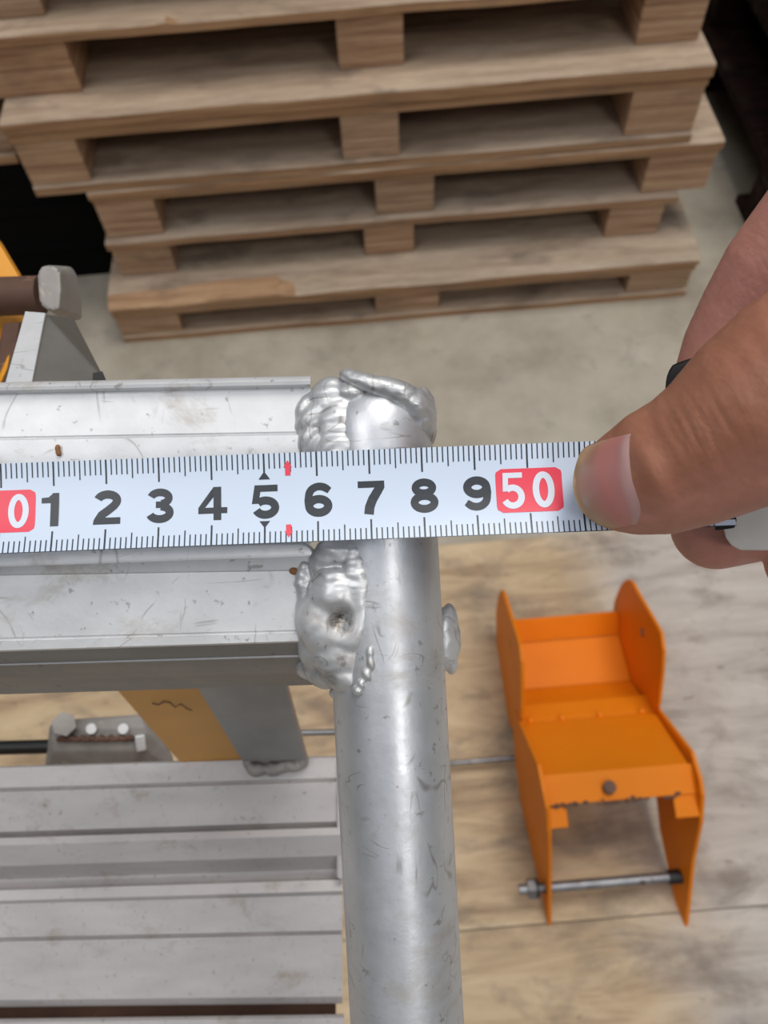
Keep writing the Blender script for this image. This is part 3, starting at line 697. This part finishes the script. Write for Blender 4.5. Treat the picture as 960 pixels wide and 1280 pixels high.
place2d('red_arrow', [[(ua-.0008, -HB+.0022), (ua+.0008, -HB+.0022), (ua, -HB+.0010)], [(ua-.0005, -HB+.0034), (ua+.0005, -HB+.0034), (ua+.0005, -HB+.0021), (ua-.0005, -HB+.0021)]], 'red', .00012)
place2d('centre_dash', [[(U1+.0987, dv0+.0000), (U1+.1012, dv0+.0000), (U1+.1012, dv0+.0015), (U1+.0987, dv0+.0015)]], 'ink', .00009)
# case: grey body, black rubber shell, dark mouth
body = hull([at(x, y, d) for d, k in ((.1505,0),(.166,0)) for x, y in ((905,560),(903,655),(907,672),(914,682),(925,688),(1180,690),(1215,660),(1215,480),(1180,452),(905,470))], .0006)
obj('case_body', body, M['case'], tm, True, angle=30)
obj('rubber_shell', hull([at(x, y, d) for d in (.156, .170) for x, y in ((831,492),(833,470),(840,456),(862,448),(1000,425),(1040,440),(1040,560),(900,566),(836,520))], .0012), M['gloss_black'], tm, True, angle=30)
obj('blade_mouth', hull([at(x, y, d) for d in (.1497, .153) for x, y in ((905,641),(916,636),(921,650),(918,660),(896,663),(893,661))], .0002), M['gloss_black'], tm)

# ------------------------------------------------------------------ the hand
def skin_mat():
    m, nt, b = node_mat('skin'); g = NT(nt); v = g.coords((1,1,1), False)
    n = g.noise(v, 45, 5, .6); c = g.ramp(n, [(.3, (.31,.125,.073)), (.5, (.36,.148,.088)), (.7, (.41,.175,.106))])
    at_ = g.n('ShaderNodeVertexColor'); at_.layer_name = 'tone'
    sp = g.n('ShaderNodeSeparateColor'); g.l(at_.outputs[0], sp.inputs[0])
    c = g.mix(sp.outputs[0], c, (.53,.235,.185))         # pinker pads; rear fingers also lightened against weak fill light
    n5 = g.noise(v, 350, 3, .6); c = g.mix(.25, c, g.ramp(n5, [(.35, (.72,.66,.62)), (.6, (1,1,1))]), 'MULTIPLY')
    g.l(c, b.inputs['Base Color']); b.inputs['Roughness'].default_value = .5
    b.inputs['Subsurface Weight'].default_value = .12; b.inputs['Subsurface Radius'].default_value = (.004,.0015,.0008); b.inputs['Subsurface Scale'].default_value = .6
    # fine creases running across the thumb, plus fine cell relief
    rv = g.coords((1, 1, 1), False, (0,0,R(-26))); mp2 = g.n('ShaderNodeMapping'); mp2.inputs['Scale'].default_value = (1, .22, .22); g.l(rv, mp2.inputs[0])
    n3 = g.noise(mp2.outputs[0], 520, 5, .65, 1.2)
    vo = g.n('ShaderNodeTexVoronoi'); vo.inputs['Scale'].default_value = 900; g.l(g.coords((1,1,1), False), vo.inputs['Vector'])
    hh = g.mix(.3, n3, vo.outputs['Distance'])
    g.bump(hh, .22, .0006, b); return m
M['skin'] = skin_mat()
def nail_mat():
    m, nt, b = node_mat('nail'); g = NT(nt)
    at_ = g.n('ShaderNodeVertexColor'); at_.layer_name = 'tone'; sp = g.n('ShaderNodeSeparateColor'); g.l(at_.outputs[0], sp.inputs[0])
    c = g.ramp(sp.outputs[0], [(0, (.44,.29,.17)), (.12, (.48,.30,.19)), (.24, (.50,.24,.18)), (.42, (.53,.20,.175)), (.66, (.50,.215,.195)), (.76, (.46,.27,.25)), (1, (.42,.26,.25))])
    g.l(c, b.inputs['Base Color']); b.inputs['Roughness'].default_value = .34; b.inputs['Subsurface Weight'].default_value = .1; b.inputs['Subsurface Scale'].default_value = .5; b.inputs['Subsurface Radius'].default_value = (.003,.001,.0006)
    return m
M['nail'] = nail_mat()
hd = root('person', at(1700, 260, .155), 'right-hand side person seen only as a hand pinching the tape measure, thumb on the blade', 'person', rot=CROT)
hand = bmesh.new()
chains = [
 [(772,608,.1445,.0078), (786,602,.1425,.0092), (800,596,.1405,.0098), (830,581,.1370,.0105), (868,563,.1335,.0110), (905,540,.1300,.0117), (955,502,.1260,.0131), (1030,450,.1220,.0142), (1150,400,.1200,.0150), (1300,370,.126,.0175), (1480,330,.138,.0190), (1620,290,.150,.0210)],
 [(800,604,.1410,.0092), (828,598,.1385,.0098), (870,582,.1345,.0104), (930,548,.1300,.0118), (1030,470,.123,.0135)],
 [(893,472,.1780,.0088), (910,432,.1760,.0096), (935,385,.172,.0099), (965,335,.167,.0102), (1020,265,.160,.0104), (1090,205,.153,.0112), (1210,190,.148,.0108), (1340,190,.150,.0122), (1480,220,.152,.013), (1680,260,.156,.020)],
 [(895,657,.1775,.0098), (930,650,.181,.0100), (1000,628,.188,.0102), (1080,590,.194,.0104), (1180,540,.197,.0108), (1290,450,.190,.0108), (1400,330,.172,.0125), (1540,300,.165,.014), (1700,280,.160,.020)],
 [(1012,700,.1800,.0096), (1060,690,.186,.0098), (1130,665,.192,.0100), (1210,630,.197,.0102), (1300,580,.197,.0104), (1380,510,.190,.0106), (1450,420,.176,.0122), (1580,340,.168,.014), (1720,300,.160,.020)],
 [(1100,775,.180,.0082), (1150,762,.184,.0084), (1220,735,.188,.0086), (1310,690,.192,.009), (1400,620,.188,.0095), (1480,520,.176,.0115), (1600,400,.168,.014), (1740,330,.162,.020)],
 [(1340,200,.152,.012), (1400,330,.172,.012), (1450,420,.176,.012), (1490,510,.176,.011)],
 [(1480,330,.140,.018), (1560,300,.160,.018)],
 [(1700,280,.158,.022), (1900,180,.165,.024), (2300,0,.175,.030), (2700,-180,.185,.034)],
]
for c_ in chains:
    for p, r_ in chain_pts([(at(a, b, d), rr) for a, b, d, rr in c_], .2):
        bmesh.ops.create_icosphere(hand, subdivisions=2 if r_ > .014 else 3, radius=r_, matrix=Matrix.Translation(p))
hb = remesh(hand, .0006, 8, .5)
hb.normal_update()
inv = FR_M.inverted()
for v in hb.verts:
    q = inv @ v.co; d = -q.z; x = 480+1000*q.x/d; y = 640-1000*q.y/d
    if x < 1100 and d < .150:
        # bulge of the knuckle fold behind the nail, and joint creases
        s_ = (x-790)*.90 - (y-600)*.44; tt = (x-790)*.44 + (y-600)*.90
        k = .0007*math.exp(-((s_-28)/16)**2)*math.exp(-(tt/60)**2)
        for c0, w_, a_ in ((74, 2.4, .00010), (84, 2.2, .00016), (95, 2.4, .00022), (104, 2.0, .00012), (114, 2.4, .00024), (126, 2.2, .00014), (140, 2.6, .00016), (156, 2.5, .0001)):
            wob = 7*noise.noise(Vector((tt*.02, c0*.035, 0))) - .0012*tt*tt
            k -= a_*math.exp(-((s_-c0-wob)/w_)**2)*math.exp(-((tt+12)/42)**2)
        v.co += v.normal*k
lay = hb.loops.layers.float_color.new('tone')
for f in hb.faces:
    for lp in f.loops:
        q = inv @ lp.vert.co; d = -q.z; x = 480+1000*q.x/d; y = 640-1000*q.y/d
        if d > .155: p = .95  # rear fingers' own pink, raised to make up for weak fill light
        else:
            s_ = (x-790)*.90 - (y-600)*.44; tt = (x-790)*.44+(y-600)*.90
            p = max(0, min(.8, (tt-18)/45)) + max(0, min(.6, (8-s_)/40))*.8
            p = .7*min(1, p)*max(0, min(1, (360-s_)/200))
        lp[lay] = (p, p, p, 1)
bvh = BVHTree.FromBMesh(hb)
# nail: rays from the cuticle curve to the free edge, laid on the thumb
free = [(754,550), (730,560), (720,580), (716,604), (719,622), (728,640), (745,654), (766,661)]
cut = [(792,541), (794,558), (796,576), (799,594), (804,611), (809,626), (808,642), (798,655)]
def hitp(px, py):
    dr = ray(px, py).normalized(); h_ = bvh.ray_cast(CAM, dr)
    if h_[0] is None or (h_[0]-CAM).length > .165: return None
    return h_[0]
def crom(P, t):
    n = len(P)-1; i = min(int(t*n), n-1); f_ = t*n-i; p = [Vector(P[max(0, min(n, i+k))]) for k in (-1, 0, 1, 2)]
    return .5*((2*p[1]) + (p[2]-p[0])*f_ + (2*p[0]-5*p[1]+4*p[2]-p[3])*f_*f_ + (3*p[1]-p[0]-3*p[2]+p[3])*f_**3)
nb = bmesh.new(); NA, NB = 22, 26; G = []; tl = {}
for i in range(NA+1):
    row = []
    for j in range(NB+1):
        a = crom(free, j/NB); b = crom(cut, j/NB); p = a.lerp(b, i/NA); e = min(j, NB-j)/NB
        h_ = hitp(p.x, p.y); 
        if h_ is None:
            dd = .1405
            for q_ in range(1, 12):
                pp = p.lerp(Vector((786, 604)), q_*.07); h2 = hitp(pp.x, pp.y)
                if h2 is not None: dd = (h2-CAM).dot(F) + .0002*q_; break
            h_ = at(p.x, p.y, dd)
        d = (h_-CAM).dot(F)
        row.append([p.x, p.y, d])
    G.append(row)
for it in range(3):
    G2 = [[r_[:] for r_ in row] for row in G]
    for i in range(NA+1):
        for j in range(NB+1):
            nbs = [G[a][b][2] for a, b in ((i-1,j),(i+1,j),(i,j-1),(i,j+1)) if 0 <= a <= NA and 0 <= b <= NB]
            G2[i][j][2] = .5*G[i][j][2] + .5*sum(nbs)/len(nbs)
    G = G2
nl = nb.loops.layers.float_color.new('tone'); V0 = []; V1 = []
for i in range(NA+1):
    r0, r1_ = [], []
    for j in range(NB+1):
        x, y, d = G[i][j]; lift = .0006 - .0013*(max(0, i/NA-.72)/.28)**1.5
        e = min(j, NB-j)/NB
        lift *= min(1, .45+e*4)
        v_ = nb.verts.new(at(x, y, d-lift)); v2 = nb.verts.new(at(x, y, d+.0006)); tl[v_] = tl[v2] = i/NA; r0.append(v_); r1_.append(v2)
    V0.append(r0); V1.append(r1_)
for i in range(NA):
    for j in range(NB):
        nb.faces.new((V0[i][j], V0[i+1][j], V0[i+1][j+1], V0[i][j+1])); nb.faces.new((V1[i][j], V1[i][j+1], V1[i+1][j+1], V1[i+1][j]))
for i in range(NA):
    for j in (0, NB): nb.faces.new((V0[i][j], V0[i+1][j], V1[i+1][j], V1[i][j]))
for j in range(NB):
    for i in (0, NA): nb.faces.new((V0[i][j], V0[i][j+1], V1[i][j+1], V1[i][j]))
for f in nb.faces:
    for lp in f.loops: t_ = tl[lp.vert]; lp[nl] = (t_, t_, t_, 1)
ho = obj('hand', hb, M['skin'], hd, True)
obj('thumbnail', nb, M['nail'], ho, True, angle=50)
